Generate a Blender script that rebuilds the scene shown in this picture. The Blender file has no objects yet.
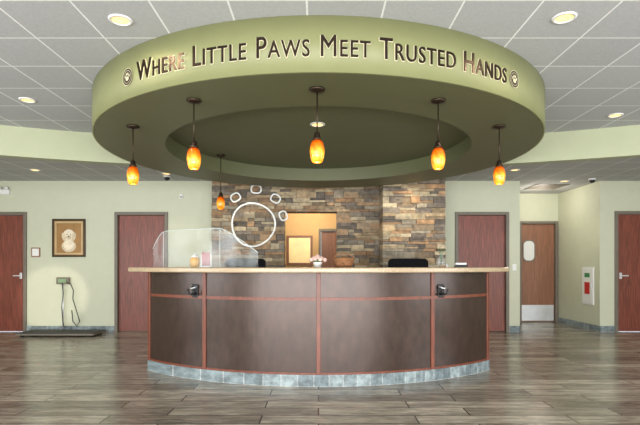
import bpy, bmesh, math, random
from mathutils import Vector, Matrix
random.seed(11)
S=bpy.context.scene
COL=S.collection
S.view_settings.view_transform='Standard'
S.view_settings.look='None'
# ---------------------------------------------------------------- materials
def lin(c):
    return tuple(((v/255)/12.92 if v/255<=.04045 else ((v/255+.055)/1.055)**2.4) for v in c)+(1,)
def newmat(name):
    m=bpy.data.materials.new(name); m.use_nodes=True
    nt=m.node_tree; b=nt.nodes['Principled BSDF']
    return m,nt,b
def simple(name,rgb,rough=.5,metal=0,var=.06,scale=8,bump=0,bscale=60,emit=None,es=0,stretch=None,spec=.5):
    m,nt,b=newmat(name)
    b.inputs['Roughness'].default_value=rough; b.inputs['Metallic'].default_value=metal; b.inputs['Specular IOR Level'].default_value=spec
    tc=nt.nodes.new('ShaderNodeTexCoord'); n=nt.nodes.new('ShaderNodeTexNoise'); n.inputs['Scale'].default_value=scale
    n.inputs['Detail'].default_value=4
    src=tc.outputs['Object']
    if stretch:
        mp=nt.nodes.new('ShaderNodeMapping'); mp.inputs['Scale'].default_value=stretch
        nt.links.new(src,mp.inputs['Vector']); src=mp.outputs['Vector']
    nt.links.new(src,n.inputs['Vector'])
    r=nt.nodes.new('ShaderNodeValToRGB'); c=lin(rgb)
    r.color_ramp.elements[0].position=.3; r.color_ramp.elements[1].position=.7
    r.color_ramp.elements[0].color=tuple(max(0,v*(1-var*2)) for v in c[:3])+(1,)
    r.color_ramp.elements[1].color=tuple(min(1,v*(1+var*2)) for v in c[:3])+(1,)
    nt.links.new(n.outputs['Fac'],r.inputs['Fac']); nt.links.new(r.outputs['Color'],b.inputs['Base Color'])
    if bump:
        n2=nt.nodes.new('ShaderNodeTexNoise'); n2.inputs['Scale'].default_value=bscale
        nt.links.new(src,n2.inputs['Vector'])
        bp=nt.nodes.new('ShaderNodeBump'); bp.inputs['Strength'].default_value=bump; bp.inputs['Distance'].default_value=.01
        nt.links.new(n2.outputs['Fac'],bp.inputs['Height']); nt.links.new(bp.outputs['Normal'],b.inputs['Normal'])
    if emit:
        b.inputs['Emission Color'].default_value=lin(emit); b.inputs['Emission Strength'].default_value=es
    return m
def brickmat(name,c1,c2,mortar,w,h,ms,offset,rough,bias=0,grain=None,axes=None,bumpk=0.2,msmooth=.1,spec=.5,freq=2,patch=0,shift=None):
    m,nt,b=newmat(name)
    b.inputs['Roughness'].default_value=rough; b.inputs['Specular IOR Level'].default_value=spec
    tc=nt.nodes.new('ShaderNodeNewGeometry'); src=tc.outputs['Position']
    if shift:
        mp=nt.nodes.new('ShaderNodeMapping'); mp.inputs['Location'].default_value=shift
        nt.links.new(src,mp.inputs['Vector']); src=mp.outputs[0]
    if axes=='xz':
        sp=nt.nodes.new('ShaderNodeSeparateXYZ'); cb=nt.nodes.new('ShaderNodeCombineXYZ')
        ad=nt.nodes.new('ShaderNodeMath'); ad.operation='ADD'
        nt.links.new(src,sp.inputs[0]); nt.links.new(sp.outputs['X'],ad.inputs[0]); nt.links.new(sp.outputs['Y'],ad.inputs[1])
        nt.links.new(ad.outputs[0],cb.inputs['X']); nt.links.new(sp.outputs['Z'],cb.inputs['Y']); vec=cb.outputs[0]
    else: vec=src
    br=nt.nodes.new('ShaderNodeTexBrick'); br.inputs['Scale'].default_value=1
    br.inputs['Brick Width'].default_value=w; br.inputs['Row Height'].default_value=h
    br.inputs['Mortar Size'].default_value=ms; br.inputs['Mortar Smooth'].default_value=msmooth; br.inputs['Bias'].default_value=bias
    br.offset=offset; br.offset_frequency=freq
    br.inputs['Color1'].default_value=lin(c1); br.inputs['Color2'].default_value=lin(c2); br.inputs['Mortar'].default_value=lin(mortar)
    nt.links.new(vec,br.inputs['Vector'])
    out=br.outputs['Color']
    gvec=vec
    if patch:
        # shift the grain per plank so that it breaks at the joints
        ms_=nt.nodes.new('ShaderNodeVectorMath'); ms_.operation='MULTIPLY_ADD'
        ms_.inputs[1].default_value=(37,23,11); nt.links.new(br.outputs['Color'],ms_.inputs[0]); nt.links.new(vec,ms_.inputs[2]); gvec=ms_.outputs[0]
    gl=[grain] if grain else []
    if patch: gl+=[((2.2,5,1),patch,3),((9,70,1),.20,4)]
    for (gs,amt,det) in gl:
        mp=nt.nodes.new('ShaderNodeMapping'); mp.inputs['Scale'].default_value=gs; nt.links.new(gvec,mp.inputs['Vector'])
        n=nt.nodes.new('ShaderNodeTexNoise'); n.inputs['Scale'].default_value=1; n.inputs['Detail'].default_value=det; n.inputs['Roughness'].default_value=.65
        nt.links.new(mp.outputs[0],n.inputs['Vector'])
        rp=nt.nodes.new('ShaderNodeValToRGB'); lo=1-amt; hi=1+amt
        rp.color_ramp.elements[0].position=.38; rp.color_ramp.elements[1].position=.62
        rp.color_ramp.elements[0].color=(lo,lo,lo,1); rp.color_ramp.elements[1].color=(hi,hi,hi,1)
        nt.links.new(n.outputs['Fac'],rp.inputs['Fac'])
        mx=nt.nodes.new('ShaderNodeMix'); mx.data_type='RGBA'; mx.blend_type='MULTIPLY'; mx.inputs[0].default_value=1
        nt.links.new(out,mx.inputs[6]); nt.links.new(rp.outputs[0],mx.inputs[7]); out=mx.outputs[2]
    nt.links.new(out,b.inputs['Base Color'])
    bp=nt.nodes.new('ShaderNodeBump'); bp.inputs['Strength'].default_value=bumpk; bp.inputs['Distance'].default_value=.004; bp.invert=True
    nt.links.new(br.outputs['Fac'],bp.inputs['Height']); nt.links.new(bp.outputs['Normal'],b.inputs['Normal'])
    return m
M={}
M['wall']=simple('sage_paint',(196,198,175),.7,var=.01)
M['bulk']=simple('bulkhead_sage_paint',(168,172,142),.7,var=.01)  # same paint as the walls, with shade put into the colour
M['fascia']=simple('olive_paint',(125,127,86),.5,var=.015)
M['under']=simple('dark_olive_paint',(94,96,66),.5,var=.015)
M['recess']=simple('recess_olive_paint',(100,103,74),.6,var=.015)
M['tan']=simple('tan_paint',(206,170,120),.7,var=.02)
M['floor']=brickmat('plank_tile',(160,153,139),(112,105,94),(56,51,45),1.2,.2,.006,.37,.22,grain=((3.2,20,1),.34,9),patch=.14,bumpk=.4)
M['ceil']=brickmat('acoustic_tile',(177,178,178),(171,172,172),(228,229,227),.5,.5,.0065,0,.9,grain=((60,60,60),.05,3),bumpk=.1,msmooth=0,shift=(.075,-.04,0))
M['slate']=brickmat('slate_tile',(134,146,148),(98,110,114),(166,170,168),.15,.3,.003,0,.45,grain=((14,14,14),.35,4),axes='xz')
M['panel']=simple('dark_espresso_laminate',(60,45,38),.28,metal=.30,var=.12,scale=3,stretch=(5,5,2.5),bump=.015,bscale=14)
M['cherry']=simple('cherry_wood',(108,56,38),.38,var=.14,scale=6,stretch=(6,6,1))
M['door']=simple('mahogany_wood',(120,62,48),.4,var=.22,scale=5,stretch=(12,12,.8))
M['doorlt']=simple('light_brown_wood',(138,94,70),.45,var=.1,scale=5,stretch=(10,10,.8))
M['frame']=simple('taupe_metal_frame',(112,104,92),.5,var=.03)
M['granite']=simple('tan_granite',(168,148,120),.25,var=.16,scale=90)
M['black']=simple('black_plastic',(22,22,24),.5)
M['fabric']=simple('black_fabric',(20,20,22),.9,spec=.2)
M['dark']=simple('dark_bronze_metal',(60,48,38),.35,metal=.8)
M['steel']=simple('brushed_steel',(215,217,220),.4,metal=.6,var=.03)
M['white']=simple('white_plastic',(225,225,222),.45,var=.01)
M['signwhite']=simple('white_enamel',(240,242,240),.35,var=.01)
M['letter']=simple('dark_bronze_letter',(72,60,52),.34,metal=1)
M['letteredge']=simple('cream_letter_edge',(208,200,166),.4)
M['gold']=simple('antique_gold',(150,112,66),.4,metal=.4)
M['paper']=simple('sepia_canvas',(188,164,122),.7,var=.1,scale=5)
M['fur']=simple('cream_fur_paint',(228,216,192),.7,var=.08,scale=30)
M['furshade']=simple('shaded_fur_paint',(204,188,158),.7,var=.08,scale=30)
M['red']=simple('red_enamel',(190,30,28),.35)
M['signgreen']=simple('green_label',(50,130,80),.4)
M['pink']=simple('pink_petal',(226,190,180),.6,var=.1)
M['green']=simple('leaf_green',(80,105,60),.6,var=.15)
M['wicker']=simple('wicker',(134,90,56),.7,var=.25,scale=60,bump=.6)
M['yellow']=simple('amber_candy',(220,165,60),.4)
M['rubber']=simple('ribbed_rubber_mat',(50,52,54),.7,var=.1,scale=30)
M['lens']=simple('lit_lens',(255,214,140),.5,emit=(255,206,120),es=1.8)
M['litpane']=simple('lit_window_pane',(236,214,160),.4,var=.1,scale=3,emit=(250,220,150),es=.35)  # glow put into the pane material; only wall stands behind it
M['led']=simple('green_display',(120,150,110),.3)
M['redtile']=simple('blue_red_print',(150,80,80),.6,var=.2)
M['edge']=simple('acrylic_edge',(215,228,225),.2,var=.01)
# amber glass, bulb glow painted in by height
m,nt,b=newmat('amber_glass'); M['amber']=m
tc=nt.nodes.new('ShaderNodeTexCoord'); n=nt.nodes.new('ShaderNodeTexNoise'); n.inputs['Scale'].default_value=14
n.inputs['Distortion'].default_value=.8
sp=nt.nodes.new('ShaderNodeSeparateXYZ'); nt.links.new(tc.outputs['Generated'],sp.inputs[0])
hr=nt.nodes.new('ShaderNodeValToRGB'); e_=hr.color_ramp.elements
e_[0].position=0; e_[0].color=lin((240,150,36)); e_[1].position=1; e_[1].color=lin((140,52,4))
q=e_.new(.38); q.color=lin((250,172,50)); q=e_.new(.7); q.color=lin((214,102,12))
nt.links.new(sp.outputs['Z'],hr.inputs['Fac'])
r=nt.nodes.new('ShaderNodeValToRGB'); r.color_ramp.elements[0].position=.35; r.color_ramp.elements[1].position=.7
r.color_ramp.elements[0].color=(.62,.5,.4,1); r.color_ramp.elements[1].color=(1.1,1.1,1.1,1)
nt.links.new(tc.outputs['Object'],n.inputs['Vector']); nt.links.new(n.outputs['Fac'],r.inputs['Fac'])
mx=nt.nodes.new('ShaderNodeMix'); mx.data_type='RGBA'; mx.blend_type='MULTIPLY'; mx.inputs[0].default_value=1
nt.links.new(hr.outputs[0],mx.inputs[6]); nt.links.new(r.outputs[0],mx.inputs[7])
nt.links.new(mx.outputs[2],b.inputs['Base Color']); nt.links.new(mx.outputs[2],b.inputs['Emission Color'])
b.inputs['Emission Strength'].default_value=.75; b.inputs['Roughness'].default_value=.12
# acrylic
m,nt,b=newmat('clear_acrylic'); M['acrylic']=m
n=nt.nodes.new('ShaderNodeTexNoise'); n.inputs['Scale'].default_value=2
mr=nt.nodes.new('ShaderNodeMapRange'); mr.inputs['From Min'].default_value=.35; mr.inputs['From Max'].default_value=.65; mr.inputs['To Min'].default_value=.03; mr.inputs['To Max'].default_value=.12
nt.links.new(n.outputs['Fac'],mr.inputs[0]); nt.links.new(mr.outputs[0],b.inputs['Alpha'])
b.inputs['Base Color'].default_value=lin((225,232,232)); b.inputs['Roughness'].default_value=.03; b.inputs['Specular IOR Level'].default_value=1
# stone with colour attribute
m,nt,b=newmat('ledge_stone'); M['stone']=m
a=nt.nodes.new('ShaderNodeAttribute'); a.attribute_name='Col'
tc=nt.nodes.new('ShaderNodeNewGeometry'); n=nt.nodes.new('ShaderNodeTexNoise'); n.inputs['Scale'].default_value=14; n.inputs['Detail'].default_value=7
nt.links.new(tc.outputs['Position'],n.inputs['Vector'])
r=nt.nodes.new('ShaderNodeValToRGB'); r.color_ramp.elements[0].position=.32; r.color_ramp.elements[1].position=.68
r.color_ramp.elements[0].color=(.66,.64,.62,1); r.color_ramp.elements[1].color=(1.2,1.15,1.1,1)
nt.links.new(n.outputs['Fac'],r.inputs['Fac'])
mx=nt.nodes.new('ShaderNodeMix'); mx.data_type='RGBA'; mx.blend_type='MULTIPLY'; mx.inputs[0].default_value=1
nt.links.new(a.outputs['Color'],mx.inputs[6]); nt.links.new(r.outputs[0],mx.inputs[7]); nt.links.new(mx.outputs[2],b.inputs['Base Color'])
bp=nt.nodes.new('ShaderNodeBump'); bp.inputs['Strength'].default_value=.8; bp.inputs['Distance'].default_value=.02
nt.links.new(n.outputs['Fac'],bp.inputs['Height']); nt.links.new(bp.outputs['Normal'],b.inputs['Normal']); b.inputs['Roughness'].default_value=.8

# ---------------------------------------------------------------- helpers
def wloc(o):
    v=Vector((0,0,0))
    while o: v=v+o.location; o=o.parent
    return v
def meta(o,label=None,cat=None,kind=None,group=None):
    if label:o['label']=label
    if cat:o['category']=cat
    if kind:o['kind']=kind
    if group:o['group']=group
    return o
def thing(name,loc,label,cat,group=None,kind=None):
    e=bpy.data.objects.new(name,None); e.location=loc; e.empty_display_size=.1; COL.objects.link(e)
    return meta(e,label,cat,kind,group)
def mk(name,verts,faces,mat,parent=None,smooth=False,bevel=0,mats=None,midx=None):
    if parent is not None: org=wloc(parent)
    else:
        xs=[v[0] for v in verts]; ys=[v[1] for v in verts]; zs=[v[2] for v in verts]
        org=Vector(((min(xs)+max(xs))/2,(min(ys)+max(ys))/2,min(zs)))
    me=bpy.data.meshes.new(name)
    me.from_pydata([tuple(Vector(v)-org) for v in verts],[],faces); me.update()
    bm=bmesh.new(); bm.from_mesh(me); bmesh.ops.recalc_face_normals(bm,faces=bm.faces)
    bm.to_mesh(me); bm.free()
    if mats:
        for q in mats: me.materials.append(q)
        for i,p in enumerate(me.polygons): p.material_index=midx[i]
    else: me.materials.append(M[mat] if isinstance(mat,str) else mat)
    if smooth:
        for p in me.polygons: p.use_smooth=True
    o=bpy.data.objects.new(name,me); COL.objects.link(o)
    if parent is not None: o.parent=parent
    else: o.location=org
    if bevel:
        bv=o.modifiers.new('bevel','BEVEL'); bv.width=bevel; bv.segments=2; bv.limit_method='ANGLE'
    return o
def boxg(x0,x1,y0,y1,z0,z1,base=0):
    v=[(x0,y0,z0),(x1,y0,z0),(x1,y1,z0),(x0,y1,z0),(x0,y0,z1),(x1,y0,z1),(x1,y1,z1),(x0,y1,z1)]
    f=[(0,3,2,1),(4,5,6,7),(0,1,5,4),(1,2,6,5),(2,3,7,6),(3,0,4,7)]
    return v,[tuple(i+base for i in q) for q in f]
def box(name,x0,x1,y0,y1,z0,z1,mat,parent=None,bevel=0):
    v,f=boxg(x0,x1,y0,y1,z0,z1); return mk(name,v,f,mat,parent,bevel=bevel)
def boxes(name,lst,mat,parent=None,bevel=0):
    V=[];F=[]
    for b_ in lst:
        v,f=boxg(*b_,base=len(V)); V+=v;F+=f
    return mk(name,V,F,mat,parent,bevel=bevel)
def arc(name,c,r0,r1,z0,z1,a0,a1,n,mat,parent=None,bevel=0):
    V=[];F=[];cx,cy=c
    for i in range(n+1):
        t=math.radians(a0+(a1-a0)*i/n); s,k=math.sin(t),math.cos(t)
        for (r_,z) in((r0,z0),(r1,z0),(r1,z1),(r0,z1)): V.append((cx+r_*s,cy-r_*k,z))
    for i in range(n):
        b_=i*4
        for j in range(4):
            j2=(j+1)%4; F.append((b_+j,b_+4+j,b_+4+j2,b_+j2))
    F.append((0,1,2,3)); e=n*4; F.append((e+3,e+2,e+1,e))
    return mk(name,V,F,mat,parent,bevel=bevel)
def lathe(name,prof,loc,mat,parent=None,n=28,smooth=True,closed=False):
    V=[];F=[];x,y,z=loc
    for (r_,h) in prof:
        for i in range(n):
            t=2*math.pi*i/n; V.append((x+r_*math.cos(t),y+r_*math.sin(t),z+h))
    k=len(prof)
    for j in range(k-1 if not closed else k):
        j2=(j+1)%k
        for i in range(n):
            F.append((j*n+i,j*n+(i+1)%n,j2*n+(i+1)%n,j2*n+i))
    if not closed:
        if prof[0][0]>1e-4: F.append(tuple(range(n)))
        if prof[-1][0]>1e-4: F.append(tuple((k-1)*n+i for i in range(n)))
    return mk(name,V,F,mat,parent,smooth=smooth)
def tube(name,pts,rad,mat,parent=None,n=10,closed=False):
    pts=[Vector(p) for p in pts]; V=[];F=[];m_=len(pts); up=Vector((0.02,1,.03)).normalized()
    for i,p in enumerate(pts):
        if closed: d=(pts[(i+1)%m_]-pts[i-1])
        else: d=pts[min(i+1,m_-1)]-pts[max(i-1,0)]
        d.normalize(); a_=d.cross(up)
        if a_.length<.05: a_=d.cross(Vector((1,0,0)))
        a_.normalize(); b_=d.cross(a_).normalized()
        for j in range(n):
            t=2*math.pi*j/n; V.append(tuple(p+a_*math.cos(t)*rad+b_*math.sin(t)*rad))
    for i in range(m_ if closed else m_-1):
        i2=(i+1)%m_
        for j in range(n): F.append((i*n+j,i*n+(j+1)%n,i2*n+(j+1)%n,i2*n+j))
    if not closed:
        F.append(tuple(range(n))); F.append(tuple((m_-1)*n+j for j in range(n)))
    return mk(name,V,F,mat,parent,smooth=True)
def struct(o,label,cat='structure'):
    return meta(o,label,cat,'structure')
def copytree(src,loc,label=None):
    n=src.copy(); COL.objects.link(n); n.location=loc
    if label:n['label']=label
    for c in src.children:
        k=c.copy(); COL.objects.link(k); k.parent=n
    return n
# ---------------------------------------------------------------- camera
cd=bpy.data.cameras.new('camera'); cam=bpy.data.objects.new('camera',cd); COL.objects.link(cam)
cam.location=(0,0,1.18); cam.rotation_euler=(math.radians(90),0,0)
cd.sensor_width=36; cd.lens=27.06; cd.shift_y=.0836; cd.shift_x=.0023; cd.clip_start=.05
S.camera=cam
# ---------------------------------------------------------------- room
ZC=2.858; ZL=2.70; YB=8.6; XL=-6.6; XR=6.6; YF=-3.0
struct(box('floor',XL,XR,YF,12,-.1,0,'floor'),'grey-brown wood-look plank tile floor','floor')
W='sage green painted wall'
def bulk_y(x): return -2.94+math.sqrt(89.3-x*x)
def wallpiece(n_,lst,lab=W,mat='wall'): return struct(boxes(n_,lst,mat),lab,'wall')
TOP=3.0
wallpiece('wall_back',[(XL,-6.15,YB,YB+.15,0,TOP),(-6.15,-5.21,YB,YB+.15,2.145,TOP),(-5.21,-3.64,YB,YB+.15,0,TOP),(-3.64,-2.69,YB,YB+.15,2.145,TOP),(-2.69,-1.87,YB,YB+.15,0,TOP)])
wallpiece('wall_back.001',[(2.12,2.44,YB,YB+.15,0,TOP),(2.44,3.40,YB,YB+.15,2.145,TOP),(3.40,3.60,YB,YB+.15,0,TOP)])
wallpiece('wall_back.002',[(5.03,5.29,YB,YB+.15,0,TOP),(5.29,6.25,YB,YB+.15,2.16,TOP),(6.25,XR,YB,YB+.15,0,TOP)])
SW=[(YF,-.6,0,TOP),(-.6,3.6,0,.5),(-.6,3.6,2.45,TOP),(3.6,YB+.15,0,TOP)]
wallpiece('wall_left',[(XL-.15,XL)+q for q in SW])
wallpiece('wall_right',[(XR,XR+.15)+q for q in SW])
for i,xw in enumerate((XL-.1,XR+.04)):
    struct(boxes('window_%d'%(i+2),[(xw,xw+.06,-.6,-.54,.5,2.45),(xw,xw+.06,3.54,3.6,.5,2.45),(xw,xw+.06,1.47,1.53,.56,2.39),(xw,xw+.06,-.54,3.54,.5,.56),(xw,xw+.06,-.54,3.54,2.39,2.45)],'frame'),'metal framed side window','window')  # unseen side windows, added for side light and reflections
wallpiece('wall_alcove',[(3.45,3.60,YB+.15,10.25,0,TOP)])
wallpiece('wall_alcove.001',[(5.03,5.18,YB+.15,10.25,0,TOP)])
wallpiece('wall_alcove.002',[(3.60,4.18,10.1,10.25,0,TOP),(4.18,5.03,10.1,10.25,2.12,TOP)])
wallpiece('wall_corridor',[(-1.9,0.0,10.6,10.7,0,TOP),(0.0,.62,10.6,10.7,2.0,TOP),(.62,2.0,10.6,10.7,0,TOP)],'tan painted corridor wall','tan')
wallpiece('wall_corridor.001',[(-2.0,-1.9,YB+.15,10.7,0,TOP),(2.0,2.1,YB+.15,10.7,0,TOP)],'tan painted corridor side wall','tan')
wallpiece('wall_outer',[(XL,-2.0,11.9,12,0,TOP),(2.1,XR,11.9,12,0,TOP)])
wallpiece('wall_front',[(XL,XR,YF-.15,YF,0,.3),(XL,XR,YF-.15,YF,2.75,TOP),(XL,-6.0,YF-.15,YF,.3,2.75),(6.0,XR,YF-.15,YF,.3,2.75)])
fr=[]
for i in range(7):
    x=-6+i*2.0; fr.append((x-.04,x+.04,YF-.1,YF-.02,.3,2.75))
fr+=[(-6,6,YF-.1,YF-.02,.3,.38),(-6,6,YF-.1,YF-.02,2.67,2.75),(-6,6,YF-.1,YF-.02,1.95,2.0)]
struct(boxes('window_1',fr,'frame'),'dark framed storefront window wall','window')
def ceilstrip(name,front,z):
    V=[];F=[];n=48
    for i in range(n+1):
        x=XL+(XR-XL)*i/n; yb=bulk_y(x)+.07
        a_,b_=(YF,yb) if front else (yb,12)
        V+=[(x,a_,z),(x,b_,z),(x,a_,z+.06),(x,b_,z+.06)]
    for i in range(n):
        b0=i*4; F+=[(b0,b0+1,b0+5,b0+4),(b0+2,b0+6,b0+7,b0+3),(b0,b0+4,b0+6,b0+2),(b0+1,b0+3,b0+7,b0+5)]
    F+=[(0,2,3,1),(n*4,n*4+1,n*4+3,n*4+2)]
    return struct(mk(name,V,F,'ceil'),'suspended light grey acoustic tile ceiling with white grid','ceiling')
ceilstrip('ceiling',True,ZC)
ceilstrip('ceiling_rear',False,ZL)
for i,(a0,a1) in enumerate(((-44.3,-14.2),(14.2,44.3))):
    V=[];F=[];n=30
    for k in range(n+1):
        t=math.radians(a0+(a1-a0)*k/n); s,c=math.sin(t),math.cos(t)
        for (r_,z) in((9.45,2.50),(9.60,2.50),(9.60,2.90),(9.45,2.90)): V.append((r_*s,-2.94+r_*c,z))
    for k in range(n):
        b_=k*4
        for j in range(4): F.append((b_+j,b_+4+j,b_+4+(j+1)%4,b_+(j+1)%4))
    F+=[(0,1,2,3),(n*4+3,n*4+2,n*4+1,n*4)]
    struct(mk('trim_%d'%(i+1),V,F,'bulk'),'curved sage green ceiling bulkhead','bulkhead')
bbs=[(XL,-6.15),(-5.21,-3.64),(-2.69,-1.87),(2.12,2.44),(3.40,3.60),(5.03,5.29),(6.25,XR)]
struct(boxes('baseboard_back',[(a_,b_,YB-.015,YB,0,.11) for a_,b_ in bbs],'slate'),'grey slate tile baseboard','baseboard')
struct(boxes('baseboard_alcove',[(5.015,5.03,YB-.015,10.1,0,.11),(3.6,4.18,10.085,10.1,0,.11),(3.6,3.615,YB,10.1,0,.11)],'slate'),'grey slate tile baseboard','baseboard')
def rrect(cx,cz,w,h,r_,y,n=6):
    P=[]
    for (sx,sz,a0) in((1,1,0),(-1,1,90),(-1,-1,180),(1,-1,270)):
        for k in range(n+1):
            t=math.radians(a0+90*k/n); P.append((cx+sx*(w/2-r_)+r_*math.cos(t),y,cz+sz*(h/2-r_)+r_*math.sin(t)))
    return P
def slabpoly(name,P,dy,mat,parent):
    n=len(P); V=P+[(p[0],p[1]+dy,p[2]) for p in P]
    F=[tuple(range(n)),tuple(range(2*n-1,n-1,-1))]+[(i,(i+1)%n,n+(i+1)%n,n+i) for i in range(n)]
    return mk(name,V,F,mat,parent)
def door(name,x0,x1,y,top,mat,label,handle='l',extra=False,ft=.055):
    e=thing(name,((x0+x1)/2,y,0),label,'door',kind='structure')
    boxes('door_frame',[(x0,x0+ft,y-.03,y+.12,0,top),(x1-ft,x1,y-.03,y+.12,0,top),(x0+ft,x1-ft,y-.03,y+.12,top-ft,top)],'frame',e,bevel=.004)
    box('door_slab',x0+ft+.004,x1-ft-.004,y+.03,y+.075,.01,top-ft-.004,mat,e,bevel=.003)
    hx=x0+ft+.07 if handle=='l' else x1-ft-.07
    sg=1 if handle=='l' else -1
    if not extra:
        boxes('door_handle',[(hx-.02,hx+.02,y+.015,y+.03,.95,1.06),(hx-.008,hx+.008,y-.03,y+.016,1.0,1.016),(min(hx,hx+sg*.11),max(hx,hx+sg*.11),y-.035,y-.02,.997,1.017)],'steel',e,bevel=.003)
    if extra:
        slabpoly('window_rim',rrect(x0+.225,1.50,.27,.46,.11,y+.018),.012,'frame',e)
        slabpoly('door_window',rrect(x0+.225,1.50,.22,.41,.09,y+.012),.006,'white',e)
        box('kick_plate',x0+ft+.02,x1-ft-.02,y+.018,y+.03,.03,.36,'steel',e)
    return e
door('door_1',-6.15,-5.21,YB,2.145,'door','closed mahogany door with taupe metal frame','r')
door('door_2',-3.64,-2.69,YB,2.145,'door','closed mahogany door with taupe metal frame near the animal scale','r')
door('door_3',2.44,3.40,YB,2.145,'door','closed mahogany door beside the stone pier','l')
door('door_4',5.29,6.25,YB,2.16,'door','closed mahogany door beside the alcove','l')
door('door_5',4.20,5.02,10.1,2.12,'doorlt','brown alcove door with rounded window and steel kick plate','l',True)
door('door_6',0.0,.62,10.6,2.0,'doorlt','light brown corridor door','l')
# ---------------------------------------------------------------- stone
pal=[(156,147,129),(178,163,134),(157,132,104),(132,123,111),(187,174,147),(148,131,108),(118,110,99),(168,148,118),(110,101,92),(164,132,100)]
def stone(name,regions,label,yb,kk=1):
    V=[];F=[];C=[]
    for (x0,x1,yf,z0,z1) in regions:
        z=z0
        while z<z1-.001:
            h=random.choice((.045,.06,.075,.09,.11))
            if z+h>z1-.03: h=z1-z
            x=x0
            while x<x1-.001:
                w=random.uniform(.10,.36)
                if x+w>x1-.08: w=x1-x
                d=random.uniform(0,.05)
                parts=[(z,z+h)] if h<.07 or random.random()<.65 else [(z,z+h*.45),(z+h*.45,z+h)]
                for (za,zb) in parts:
                    d2=d+random.uniform(-.01,.01)
                    v,f=boxg(x+.002,x+w-.002,yf-max(0,d2),yb,za+.002,zb-.002,base=len(V))
                    v=[(p[0],p[1]+(random.uniform(-.006,.006) if i in(0,1,4,5) else 0),p[2]) for i,p in enumerate(v)]
                    V+=v;F+=f
                    c=random.choice(pal); k=random.uniform(.84,1.06)*kk; C+=[lin(tuple(min(255,q*k) for q in c))]*6
                x+=w
            z+=h
    o=mk(name,V,F,'stone')
    at=o.data.color_attributes.new('Col','FLOAT_COLOR','CORNER')
    for p in o.data.polygons:
        for li in p.loop_indices: at.data[li].color=C[p.index]
    return struct(o,label,'stone wall')
stone('wall_stone',[(-1.87,-.60,8.44,0,2.13),(.32,1.07,8.44,0,2.13),(-1.87,1.07,8.44,2.13,2.69)],'stacked ledgestone feature wall with an opening',8.72,.98)
stone('wall_stone.001',[(1.07,2.12,8.05,0,2.69)],'projecting stacked ledgestone pier',8.72,1.10)  # lighter stone colours paint in the stronger light on the pier
# ---------------------------------------------------------------- ring canopy
DC=(0,5.6); RR=2.386; ZB=2.477
ring=thing('round_canopy',(0,5.6,ZB),'large round olive green ceiling canopy with dark lettering','ceiling canopy')
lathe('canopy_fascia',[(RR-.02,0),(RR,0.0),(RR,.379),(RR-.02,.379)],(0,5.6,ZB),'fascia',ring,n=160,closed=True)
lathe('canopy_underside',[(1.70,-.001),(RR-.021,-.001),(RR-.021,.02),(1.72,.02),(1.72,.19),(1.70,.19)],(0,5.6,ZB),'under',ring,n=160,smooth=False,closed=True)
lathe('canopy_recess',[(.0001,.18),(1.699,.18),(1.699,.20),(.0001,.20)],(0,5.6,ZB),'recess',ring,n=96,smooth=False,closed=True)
def cyl(u,v,off):
    t=u/RR; r_=RR+off; return (r_*math.sin(t),5.6-r_*math.cos(t),v)
txt='Where Little Paws Meet Trusted Hands'
def textmesh(name,shifts,rad,extr,mat):
    cu=bpy.data.curves.new('t','FONT'); cu.body=txt; cu.size=1; cu.small_caps_scale=.78
    cu.extrude=.02; cu.space_character=1.10; cu.resolution_u=4
    for i,ch in enumerate(txt):
        if ch.islower(): cu.body_format[i].use_small_caps=True
    to=bpy.data.objects.new('t',cu); COL.objects.link(to)
    bpy.context.view_layer.update()
    dg=bpy.context.evaluated_depsgraph_get()
    me=bpy.data.meshes.new_from_object(to.evaluated_get(dg)); bpy.data.objects.remove(to)
    bm=bmesh.new(); bm.from_mesh(me); bmesh.ops.remove_doubles(bm,verts=bm.verts,dist=1e-5); bm.to_mesh(me); bm.free()
    vs=[v.co.copy() for v in me.vertices]; fs=[tuple(p.vertices) for p in me.polygons]
    x0,x1,h=min(v.x for v in vs),max(v.x for v in vs),max(v.y for v in vs)
    sx=2.99/(x1-x0); sy=.142/h; xc=(x0+x1)/2
    par=list(range(len(vs)))
    def find(a):
        while par[a]!=a: par[a]=par[par[a]]; a=par[a]
        return a
    for f in fs:
        for k in f[1:]: par[find(k)]=find(f[0])
    comp={}
    for f in fs: comp.setdefault(find(f[0]),[]).append(f)
    for root in sorted(comp,key=lambda r_:vs[r_].x):
        F0=comp[root]; ids=sorted({i for f in F0 for i in f}); mp={i:k for k,i in enumerate(ids)}
        V=[];F=[]
        for k,(du,dv) in enumerate(shifts):
            b0=len(V)
            V+=[cyl((vs[i].x-xc)*sx+du+.040,2.578+vs[i].y*sy+dv,rad+k*.0002+(vs[i].z/.02)*extr) for i in ids]
            F+=[tuple(mp[i]+b0 for i in f) for f in F0]
        mk(name,V,F,mat,ring)
textmesh('letter',[(-.0014,0),(.0014,0)],.010,.004,'letter')
textmesh('letter_outline',[(.0062*math.cos(k*math.pi/4),.0046*math.sin(k*math.pi/4)) for k in range(8)],.003,.002,'letteredge')
def ell(cu_,cv,a_,b_,off,rot=0,n=20):
    P=[]
    for i in range(n):
        t=2*math.pi*i/n; x=a_*math.cos(t); y=b_*math.sin(t)
        P.append(cyl(cu_+x*math.cos(rot)-y*math.sin(rot),cv+x*math.sin(rot)+y*math.cos(rot),off))
    return P
def ringpoly(name,u,v,a_,b_,off,mat):
    n=40; P=ell(u,v,a_,a_,off,n=n)+ell(u,v,b_,b_,off,n=n)
    mk(name,P,[(i,(i+1)%n,n+(i+1)%n,n+i) for i in range(n)],mat,ring)
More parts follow.
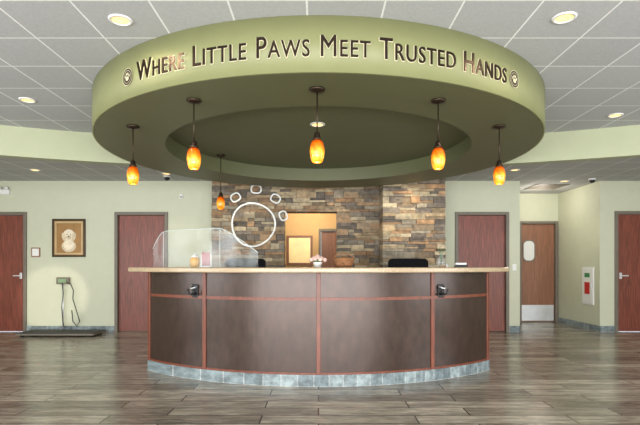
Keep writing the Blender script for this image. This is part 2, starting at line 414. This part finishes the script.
for sg in(-1,1):
    u=sg*math.radians(38.9)*RR+.022+(.012 if sg<0 else .014); v=2.64
    mk('emblem_disc',ell(u,v,.068,.068,.006,n=40),[tuple(range(40))],'dark',ring)
    ringpoly('emblem_rim',u,v,.068,.064,.009,'letteredge'); ringpoly('emblem_inner_rim',u,v,.050,.047,.009,'letteredge')
    V=[];F=[]
    for (a_,b_,cx,cy) in((.021,.017,0,-.013),(.008,.011,-.027,.005),(.008,.011,-.010,.021),(.008,.011,.010,.021),(.008,.011,.027,.005)):
        F.append(tuple(range(len(V),len(V)+20))); V+=ell(u+cx,v+cy,a_,b_,.010)
    mk('emblem_paw',V,F,'letteredge',ring)
# ---------------------------------------------------------------- pendants
def addlight(name,typ,loc,energy,color,parent=None,**k):
    l=bpy.data.lights.new(name,typ); l.energy=energy; l.color=color
    for a_,b_ in k.items(): setattr(l,a_,b_)
    o=bpy.data.objects.new(name,l); COL.objects.link(o)
    if parent: o.parent=parent; o.location=Vector(loc)-wloc(parent)
    else:o.location=loc
    return o
def pendant(x,y,ztop,label):
    e=thing('pendant_lamp',(x,y,ztop),label,'pendant lamp','amber glass pendants under the canopy')
    lathe('ceiling_plate',[(.058,-.001),(.058,-.012),(.045,-.022),(.012,-.028)],(x,y,ztop),'dark',e)
    lathe('rod',[(.005,-.02),(.005,-(ztop-2.14))],(x,y,ztop),'dark',e,n=10)
    lathe('lamp_socket',[(.006,.055),(.018,.05),(.024,.035),(.022,.02),(.034,.008),(.034,-.004)],(x,y,2.105),'dark',e)
    lathe('lamp_shade',[(.030,.165),(.044,.145),(.053,.110),(.055,.080),(.050,.040),(.040,.008),(.034,0),(.030,.002),(.036,.01),(.046,.042),(.051,.080),(.049,.108),(.040,.142),(.026,.162)],(x,y,1.937),'amber',e,closed=True)
    addlight('bulb','POINT',(x,y,1.99),2,(1,.72,.38),e,shadow_soft_size=.03)
    return e
L='amber glass teardrop pendant lamp on a thin bronze rod'
p0=pendant(-.01,3.52,ZB,L)
for (x,y) in((-.974,3.76),(.935,3.76),(-1.72,4.46),(1.675,4.46)): copytree(p0,(x,y,ZB))
pendant(-1.30,6.4,ZB+.18,'amber glass pendant lamp hanging from the canopy recess')
# ---------------------------------------------------------------- recessed lights
def can(x,y,z,label='round recessed ceiling downlight with white trim',en=20,ang=110):
    e=thing('recessed_light',(x,y,z),label,'ceiling light','recessed downlights')
    lathe('light_trim',[(.056,0),(.080,0),(.076,-.007),(.058,-.009)],(x,y,z),'white',e,closed=True)
    lathe('light_lens',[(.0001,-.003),(.056,-.003),(.056,-.001),(.0001,-.001)],(x,y,z),'lens',e,closed=True)
    if z==ZL: lathe('light_housing',[(.05,.001),(.05,.158)],(x,y,z),'steel',e)
    addlight('bulb','SPOT',(x,y,z-.02),en,(1,.85,.64),e,spot_size=math.radians(ang),spot_blend=.8,shadow_soft_size=.06)
    return e
for (x,y,en) in((-1.35,3.28,26),(1.66,3.25,48),(-2.94,4.86,20),(3.3,5.35,20),(-4.6,3.4,20),(4.6,3.4,20)): can(x,y,ZC,ang=168 if y<3.3 else 110,en=en)
for (x,y) in((-4.48,7.6),(3.1,7.6),(-2.5,7.9),(4.4,8.6),(-5.9,7.2)): can(x,y,ZL,en=26)
can(-.01,5.01,ZB+.179,'small recessed downlight in the canopy recess',10)
can(1.5,7.75,ZL,en=38); can(-1.2,7.95,ZL,en=26); can(.3,8.12,ZL,en=18)  # downlights added to graze the stone wall
for (x,y) in((-2.55,8.1),(4.75,8.35)):
    e=thing('security_camera',(x,y,ZL),'small dark dome security camera on the ceiling','security camera','ceiling dome cameras')
    lathe('mount',[(.06,-.001),(.06,-.02),(.05,-.03)],(x,y,ZL),'white',e)
    lathe('dome',[(.048,-.03),(.044,-.055),(.028,-.075),(.0001,-.082)],(x,y,ZL),'black',e)
vt=[(4.05,4.65,8.9,8.93,ZL-.012,ZL-.001),(4.05,4.65,9.47,9.5,ZL-.012,ZL-.001),(4.05,4.08,8.9,9.5,ZL-.012,ZL-.001),(4.62,4.65,8.9,9.5,ZL-.012,ZL-.001)]
vt+=[(4.08,4.62,8.95+i*.065,8.97+i*.065,ZL-.012,ZL-.001) for i in range(8)]
meta(boxes('ceiling_vent',vt,'frame'),'square louvred ceiling air vent in the alcove','vent')
# ---------------------------------------------------------------- desk
CD=(0,7.54); R=2.85
desk=thing('reception_desk',(0,4.9,0),'curved reception desk with dark bronze panels, cherry trim and slate base','reception desk')
arc('desk_core',CD,2.45,2.80,.115,1.113,-43,43,90,'black',desk)
arc('toe_kick',CD,2.50,2.845,0,.115,-43,43,90,'slate',desk)
A=[-42.5,-24.5,0,24.5,42.5]
for i in range(4):
    arc('lower_panel',CD,2.80,2.832,.135,.842,A[i]+.3,A[i+1]-.3,24,'panel',desk)
    arc('upper_panel',CD,2.80,2.832,.870,1.112,A[i]+.3,A[i+1]-.3,24,'panel',desk)
for i,a_ in enumerate(A):
    w=.42; arc('vertical_trim',CD,2.79,2.846,.116,1.112,a_-w,a_+w,2,'cherry',desk,bevel=.003)
for i in range(4):
    arc('horizontal_rail',CD,2.80,2.842,.841,.872,A[i]+.40,A[i+1]-.40,24,'cherry',desk)
    arc('bottom_trim',CD,2.80,2.840,.116,.136,A[i]+.40,A[i+1]-.40,24,'cherry',desk)
arc('work_surface',CD,1.85,2.45,.72,.76,-43,43,60,'panel',desk)
for a_ in(-42,-14,14,42): arc('support_panel',CD,1.9,2.45,0,.72,a_-.5,a_+.5,1,'panel',desk)
ct=arc('countertop',CD,2.42,3.03,1.115,1.165,-45,45,100,'granite',bevel=.012)
meta(ct,'curved polished tan granite countertop on the reception desk','countertop')
def pol(r_,deg): t=math.radians(deg); return CD[0]+r_*math.sin(t),CD[1]-r_*math.cos(t)
for dg_ in(-26.9,26.6):
    x,y=pol(2.834,dg_)
    e=thing('bag_hook',(x,y,.90),'black metal double bag hook with steel rim on the desk panel','hook','bag hooks on the desk')
    e.rotation_euler=(0,0,math.radians(dg_))
    box('back_plate',x-.04,x+.04,y-.012,y,.85,.99,'black',e,bevel=.006)
    for s in(-1,1):
        tube('hook_arm',[(x+s*.018,y-.01,.90),(x+s*.022,y-.035,.885),(x+s*.028,y-.06,.89),(x+s*.034,y-.07,.915),(x+s*.036,y-.068,.94)],.010,'black',e)
    tube('upper_hook',[(x-.034,y-.012,.968),(x-.022,y-.05,.955),(x,y-.06,.95),(x+.022,y-.05,.955),(x+.034,y-.012,.968)],.007,'steel',e)
# ---------------------------------------------------------------- acrylic screen
scr=thing('counter_screen',(-1.4,5.2,1.165),'clear acrylic display screen with softly sloped ends on the countertop','screen')
def hsc(a_):
    if a_<-40: t=(a_+46)/6; return .23+.18*math.sin(t*math.pi/2)
    if a_<-22.5: return .41
    t=(a_+22.5)/9.3; return .15+.26*(1-t**1.25)
def pane(a0,a1,n=8):
    V=[];F=[]; E=[]
    for k in range(n+1):
        a_=a0+(a1-a0)*k/n; h=hsc(min(a_,-13.2))
        for (r_,z) in((2.70,1.166),(2.706,1.166),(2.706,1.166+h),(2.70,1.166+h)):
            x,y=pol(r_,a_); V.append((x,y,z))
        E.append(pol(2.703,a_)+(1.166+h,))
    for k in range(n):
        b_=k*4
        for j in range(4): F.append((b_+j,b_+4+j,b_+4+(j+1)%4,b_+(j+1)%4))
    F+=[(0,1,2,3),(n*4+3,n*4+2,n*4+1,n*4)]
    mk('acrylic_pane',V,F,'acrylic',scr)
    tube('polished_edge',E,.0030,'edge',scr,n=6)
pane(-46,-41,12); pane(-40.9,-22.6,20); pane(-22.5,-13.2,20)
for a_ in(-40.95,-22.55):
    x,y=pol(2.703,a_); tube('joint_strip',[(x,y,1.166),(x,y,1.166+.405)],.0024,'edge',scr,n=6)
x,y=pol(2.55,-33)
e=thing('candy_jar',(x,y,1.166),'small glass jar of amber treats on the countertop','jar')
lathe('jar_body',[(.04,0),(.055,.02),(.055,.09),(.04,.11)],(x,y,1.166),'yellow',e); lathe('jar_lid',[(.042,.111),(.042,.125),(.015,.135),(.012,.155),(.0001,.16)],(x,y,1.166),'white',e)
x,y=pol(2.56,-29)
e=thing('card_stand',(x,y,1.166),'white leaflet stand on the countertop','leaflet stand')
boxes('stand_body',[(x-.06,x+.06,y-.03,y+.03,1.166,1.18),(x-.055,x+.055,y+.01,y+.02,1.18,1.31)],'white',e,bevel=.003)
boxes('leaflet',[(x-.045,x+.045,y-.002,y+.008,1.181,1.33)],'redtile',e)
x,y=pol(2.60,-.2)
e=thing('potted_flowers',(x,y,1.166),'small pot of pale pink flowers on the countertop','flowers')
lathe('pot',[(.035,0),(.046,.045),(.05,.052),(.04,.054)],(x,y,1.166),'white',e)
bm=bmesh.new()
for k in range(14):
    a_=k*2.4; rr=.021*math.sqrt(k)
    bmesh.ops.create_icosphere(bm,subdivisions=1,radius=.024,matrix=Matrix.Translation((x+rr*math.cos(a_),y+rr*math.sin(a_),1.166+.112-.010*math.sqrt(k))))
bm.verts.index_update()
mk('blossom',[tuple(v.co) for v in bm.verts],[tuple(v.index for v in f.verts) for f in bm.faces],'pink',e,smooth=True)
bm.free()
lathe('foliage',[(.035,.054),(.062,.064),(.055,.08),(.02,.09)],(x,y,1.166),'green',e)
x,y=pol(2.66,5.6)
e=thing('wicker_basket',(x,y,1.166),'small brown wicker basket with a handle on the countertop','basket')
lathe('basket_body',[(.075,0),(.095,.035),(.105,.085),(.109,.09),(.10,.09),(.088,.035),(.0001,.012)],(x,y,1.166),'wicker',e)
lathe('basket_filling',[(.092,.075),(.065,.10),(.03,.11),(.0001,.112)],(x,y,1.166),'gold',e)
tube('basket_handle',[(x-.104*math.cos(math.pi*k/12),y,1.166+.085+.05*math.sin(math.pi*k/12)) for k in range(13)],.006,'wicker',e,n=8)
x,y=pol(2.62,31)
e=thing('glass_vase',(x,y,1.166),'small clear glass vase with a sprig on the countertop','vase')
lathe('vase_body',[(.03,0),(.045,.02),(.05,.06),(.03,.11),(.022,.14),(.03,.16),(.024,.155),(.017,.14),(.025,.11),(.044,.06),(.038,.022),(.0001,.01)],(x,y,1.166),'acrylic',e)
for k in range(4):
    tube('stem',[(x,y,1.19),(x+.01*math.cos(k*1.6),y+.01*math.sin(k*1.6),1.30),(x+.035*math.cos(k*1.6),y+.035*math.sin(k*1.6),1.37)],.004,'green',e,n=6)
x,y=pol(2.66,37)
e=thing('card_holder',(x,y,1.166),'small card holder with white cards on the countertop','card holder')
boxes('holder_base',[(x-.07,x+.07,y-.03,y+.03,1.166,1.176),(x-.07,x+.07,y-.03,y-.024,1.176,1.195)],'black',e)
box('card_stack',x-.06,x+.06,y-.015,y+.015,1.177,1.215,'white',e)
# office chairs behind the desk
def chair(x,y,lab):
    e=thing('office_chair',(x,y,0),lab,'office chair','office chairs behind the desk')
    for k in range(5):
        a_=math.radians(90+72*k); c,s=math.cos(a_),math.sin(a_)
        tube('base_leg',[(x+c*.04,y+s*.04,.09),(x+c*.29,y+s*.29,.07)],.018,'black',e,n=8)
        lathe('caster',[(.001,0),(.02,.004),(.028,.028),(.02,.05),(.001,.055)],(x+c*.28,y+s*.28,0),'black',e,n=12)
    lathe('gas_post',[(.03,.06),(.03,.25),(.02,.25),(.02,.44)],(x,y,0),'steel',e)
    sl=boxg(x-.25,x+.25,y-.24,y+.22,.44,.52)
    mk('seat',sl[0],sl[1],'fabric',e,bevel=.03)
    slabpoly('backrest',rrect(x,1.0,.56,.57,.06,y+.23),.07,'fabric',e)
    box('back_bracket',x-.03,x+.03,y+.20,y+.235,.46,.80,'black',e)
chair(1.27,6.56,'black office chair with padded back behind the desk')
chair(-1.03,6.56,'black office chair with padded back beside the display screen')
# ---------------------------------------------------------------- paw sign
yp=8.25
paw=thing('paw_sign',(-1.13,yp,1.9),'white outlined paw print sign mounted on the stone wall','sign')
def outline(name,cx,cz,a_,b_,rot,rad):
    pts=[]
    for i in range(40):
        t=2*math.pi*i/40; ct_,st_=math.cos(t),math.sin(t)
        x=a_*math.copysign(abs(ct_)**.75,ct_); z=b_*math.copysign(abs(st_)**.75,st_)*(1 if st_>0 else .8)
        pts.append((cx+x*math.cos(rot)-z*math.sin(rot),yp,cz+x*math.sin(rot)+z*math.cos(rot)))
    tube(name,pts,rad,'signwhite',paw,closed=True,n=8)
pts=[]
for i in range(72):
    t=2*math.pi*i/72; rr=.37*(1+.025*math.cos(3*(t-math.radians(70)+math.pi)))
    pts.append((-1.12+rr*math.cos(t),yp,1.89+rr*math.sin(t)))
tube('pad_outline',pts,.016,'signwhite',paw,closed=True,n=8)
for (cx,cz,a_,b_,rot) in((-1.42,2.35,.08,.075,.5),(-1.07,2.49,.085,.075,-.05),(-.74,2.33,.08,.075,-.5),(-.61,2.04,.078,.07,-1.2)):
    outline('toe_outline',cx,cz,a_,b_,rot,.014)
for (x,z) in((-1.48,1.9),(-.76,1.9),(-1.12,2.25)): tube('standoff',[(x,yp,z),(x,yp+.19,z)],.008,'steel',paw)
# ---------------------------------------------------------------- wall things
pic=thing('dog_portrait',(-4.455,YB,1.34),'framed portrait of a fluffy cream dog on the wall','picture')
x0,x1,z0,z1=-4.75,-4.16,1.34,2.02; yy=YB-.03
def pframe(name,i,o_,dy,mat,bv=0):
    boxes(name,[(x0+o_,x1-o_,yy+dy,YB,z0+o_,z0+i),(x0+o_,x1-o_,yy+dy,YB,z1-i,z1-o_),(x0+o_,x0+i,yy+dy,YB,z0+i,z1-i),(x1-i,x1-o_,yy+dy,YB,z0+i,z1-i)],mat,pic,bevel=bv)
pframe('picture_frame',.034,0,0,'dark',.004); pframe('picture_slip',.046,.034,.008,'gold'); pframe('picture_mat',.075,.046,.012,'paper')
box('canvas',x0+.075,x1-.075,yy+.014,YB-.002,z0+.075,z1-.075,'gold',pic)
V=[];F=[];mi=[];mats=[M['fur'],M['furshade'],M['dark']]
def el2(cx,cz,a_,b_,off,k,rot=0,fuzz=0):
    F.append(tuple(range(len(V),len(V)+32))); mi.append(k)
    for i in range(32):
        t=2*math.pi*i/32; f_=1+(fuzz if i%2 else 0); x=a_*f_*math.cos(t); z=b_*f_*math.sin(t)
        V.append((cx+x*math.cos(rot)-z*math.sin(rot),yy+.014-off,cz+x*math.sin(rot)+z*math.cos(rot)))
cx=-4.455
el2(cx,1.535,.125,.105,.001,1,0,.05); el2(cx,1.56,.09,.09,.0015,0,0,.05); el2(cx,1.73,.10,.10,.002,0,0,.05)
el2(cx-.088,1.70,.034,.075,.003,1,.25,.05); el2(cx+.088,1.70,.034,.075,.003,1,-.25,.05)
el2(cx,1.69,.045,.038,.004,1,0,.04); el2(cx-.033,1.742,.010,.010,.005,2); el2(cx+.033,1.742,.010,.010,.005,2); el2(cx,1.703,.014,.011,.005,2)
mk('dog_painting',V,F,None,pic,mats=mats,midx=mi)
e=thing('wall_plaque',(-5.05,YB,1.34),'small framed notice on the wall beside a door','plaque')
box('plaque_frame',-5.13,-4.97,YB-.015,YB,1.34,1.51,'doorlt',e,bevel=.003); box('plaque_face',-5.11,-4.99,YB-.018,YB-.014,1.36,1.49,'white',e)
e=thing('wall_sensor',(-2.45,YB,2.38),'small white sensor box high on the wall','sensor')
box('sensor_case',-2.48,-2.42,YB-.03,YB,2.38,2.46,'white',e,bevel=.005); box('sensor_eye',-2.465,-2.435,YB-.034,YB-.029,2.40,2.42,'black',e)
e=thing('emergency_light',(-5.6,YB,2.45),'white twin-head emergency light above a door','emergency light')
box('light_box',-5.7,-5.5,YB-.06,YB+.004,2.45,2.54,'white',e,bevel=.008)
for s in(-.06,.06): tube('light_head',[(-5.6+s,YB-.05,2.565),(-5.6+s,YB-.09,2.56)],.03,'white',e)
for nm,xx in(('light_switch',3.50),('light_switch',2.28)):
    e=thing(nm,(xx,YB,1.1),'white wall switch plate beside the door','switch','wall switches')
    box('plate',xx-.035,xx+.035,YB-.008,YB,1.1,1.215,'white',e,bevel=.002); box('toggle',xx-.012,xx+.012,YB-.014,YB-.008,1.135,1.18,'white',e)
xw=5.03
e=thing('extinguisher_cabinet',(xw,8.95,.46),'flat white fire extinguisher cabinet with red and green labels','fire extinguisher cabinet')
box('cabinet_body',xw-.018,xw+.004,8.78,9.15,.46,1.16,'white',e,bevel=.004)
box('cabinet_door',xw-.026,xw-.019,8.81,9.12,.49,1.13,'white',e,bevel=.002)
box('door_pane',xw-.028,xw-.025,8.88,9.05,.66,.88,'red',e)
box('label_panel',xw-.028,xw-.025,8.88,9.05,.97,1.05,'signgreen',e)
box('door_pull',xw-.04,xw-.026,8.83,8.84,.78,.86,'steel',e)
e=thing('animal_scale',(-4.38,8.2,0),'low dark floor scale for animals standing by the wall','scale')
box('scale_platform',-5.03,-3.73,7.97,8.45,.025,.055,'frame',e,bevel=.006)
box('rubber_mat',-5.02,-3.74,7.98,8.44,.0555,.064,'rubber',e)
for sx in(-4.95,-3.81):
    for sy in(8.03,8.38): lathe('foot',[(.03,0),(.03,.025)],(sx,sy,0),'black',e)
e2=thing('scale_display',(-4.53,8.53,0),'grey digital scale display on a thin post against the wall','scale display')
lathe('post',[(.012,.01),(.012,.90)],(-4.53,8.53,0),'steel',e2)
lathe('post_base',[(.06,0),(.06,.01),(.015,.02)],(-4.53,8.53,0),'black',e2)
box('display_head',-4.64,-4.42,8.50,8.57,.86,.98,'frame',e2,bevel=.01)
box('display_screen',-4.60,-4.46,8.495,8.50,.89,.95,'led',e2)
tube('cable',[(-4.53,8.5,.88),(-4.50,8.48,.7),(-4.52,8.47,.45),(-4.50,8.47,.2),(-4.48,8.47,.1)],.007,'black',e2)
tube('loop_cable',[(-4.46,8.5,.9),(-4.38,8.5,.86),(-4.33,8.5,.75),(-4.34,8.5,.6),(-4.28,8.5,.4),(-4.22,8.5,.2),(-4.27,8.5,.12),(-4.34,8.5,.2),(-4.36,8.5,.4)],.008,'black',e2)
e=thing('corridor_window',(-.41,10.6,1.2),'wood framed lit window on the tan corridor wall','window')
boxes('window_frame',[(-.70,-.13,10.57,10.6,1.2,1.25),(-.70,-.13,10.57,10.6,1.80,1.85),(-.70,-.65,10.57,10.6,1.25,1.80),(-.18,-.13,10.57,10.6,1.25,1.80)],'doorlt',e)
box('window_pane',-.65,-.18,10.58,10.6,1.25,1.80,'litpane',e)
# ---------------------------------------------------------------- lights
w=bpy.data.worlds.new('world'); S.world=w; w.use_nodes=True
bg=w.node_tree.nodes['Background']; bg.inputs[0].default_value=(.85,.92,1,1); bg.inputs[1].default_value=2
a=addlight('window_daylight','AREA',(-.8,YF+.15,1.6),560,(.97,.985,1),shape='RECTANGLE',size=10,size_y=2.3)
a.rotation_euler=(math.radians(90),0,0)
a=addlight('window_ground_bounce','AREA',(0,YF+.2,.5),400,(1,.975,.94),shape='RECTANGLE',size=11.5,size_y=.8)  # fill lamp added, aimed up to brighten the ceiling
a.rotation_euler=(math.radians(118),0,0)
for sx in(-1,1):
    a=addlight('side_window_daylight','AREA',(sx*6.55,1.5,1.47),150,(.95,.975,1),shape='RECTANGLE',size=4.1,size_y=1.85)  # side lamps added for reflections in the letters and floor
    a.rotation_euler=(math.radians(90),0,math.radians(90*sx))
# spot added inside the storefront to throw a sun patch by the scale
a=addlight('sun_glint','SPOT',(2.0,-2.85,2.3),2600,(1,.93,.80),spot_size=math.radians(5.2),spot_blend=.35,shadow_soft_size=.05)
d=Vector((-4.75,8.6,.62))-Vector((2.0,-2.85,2.3)); a.rotation_euler=d.to_track_quat('-Z','Y').to_euler()
addlight('corridor_lamp','POINT',(-.2,9.7,2.4),48,(1,.85,.6),shadow_soft_size=.15)
addlight('alcove_lamp','POINT',(4.3,9.3,2.5),16,(1,.92,.8),shadow_soft_size=.15)
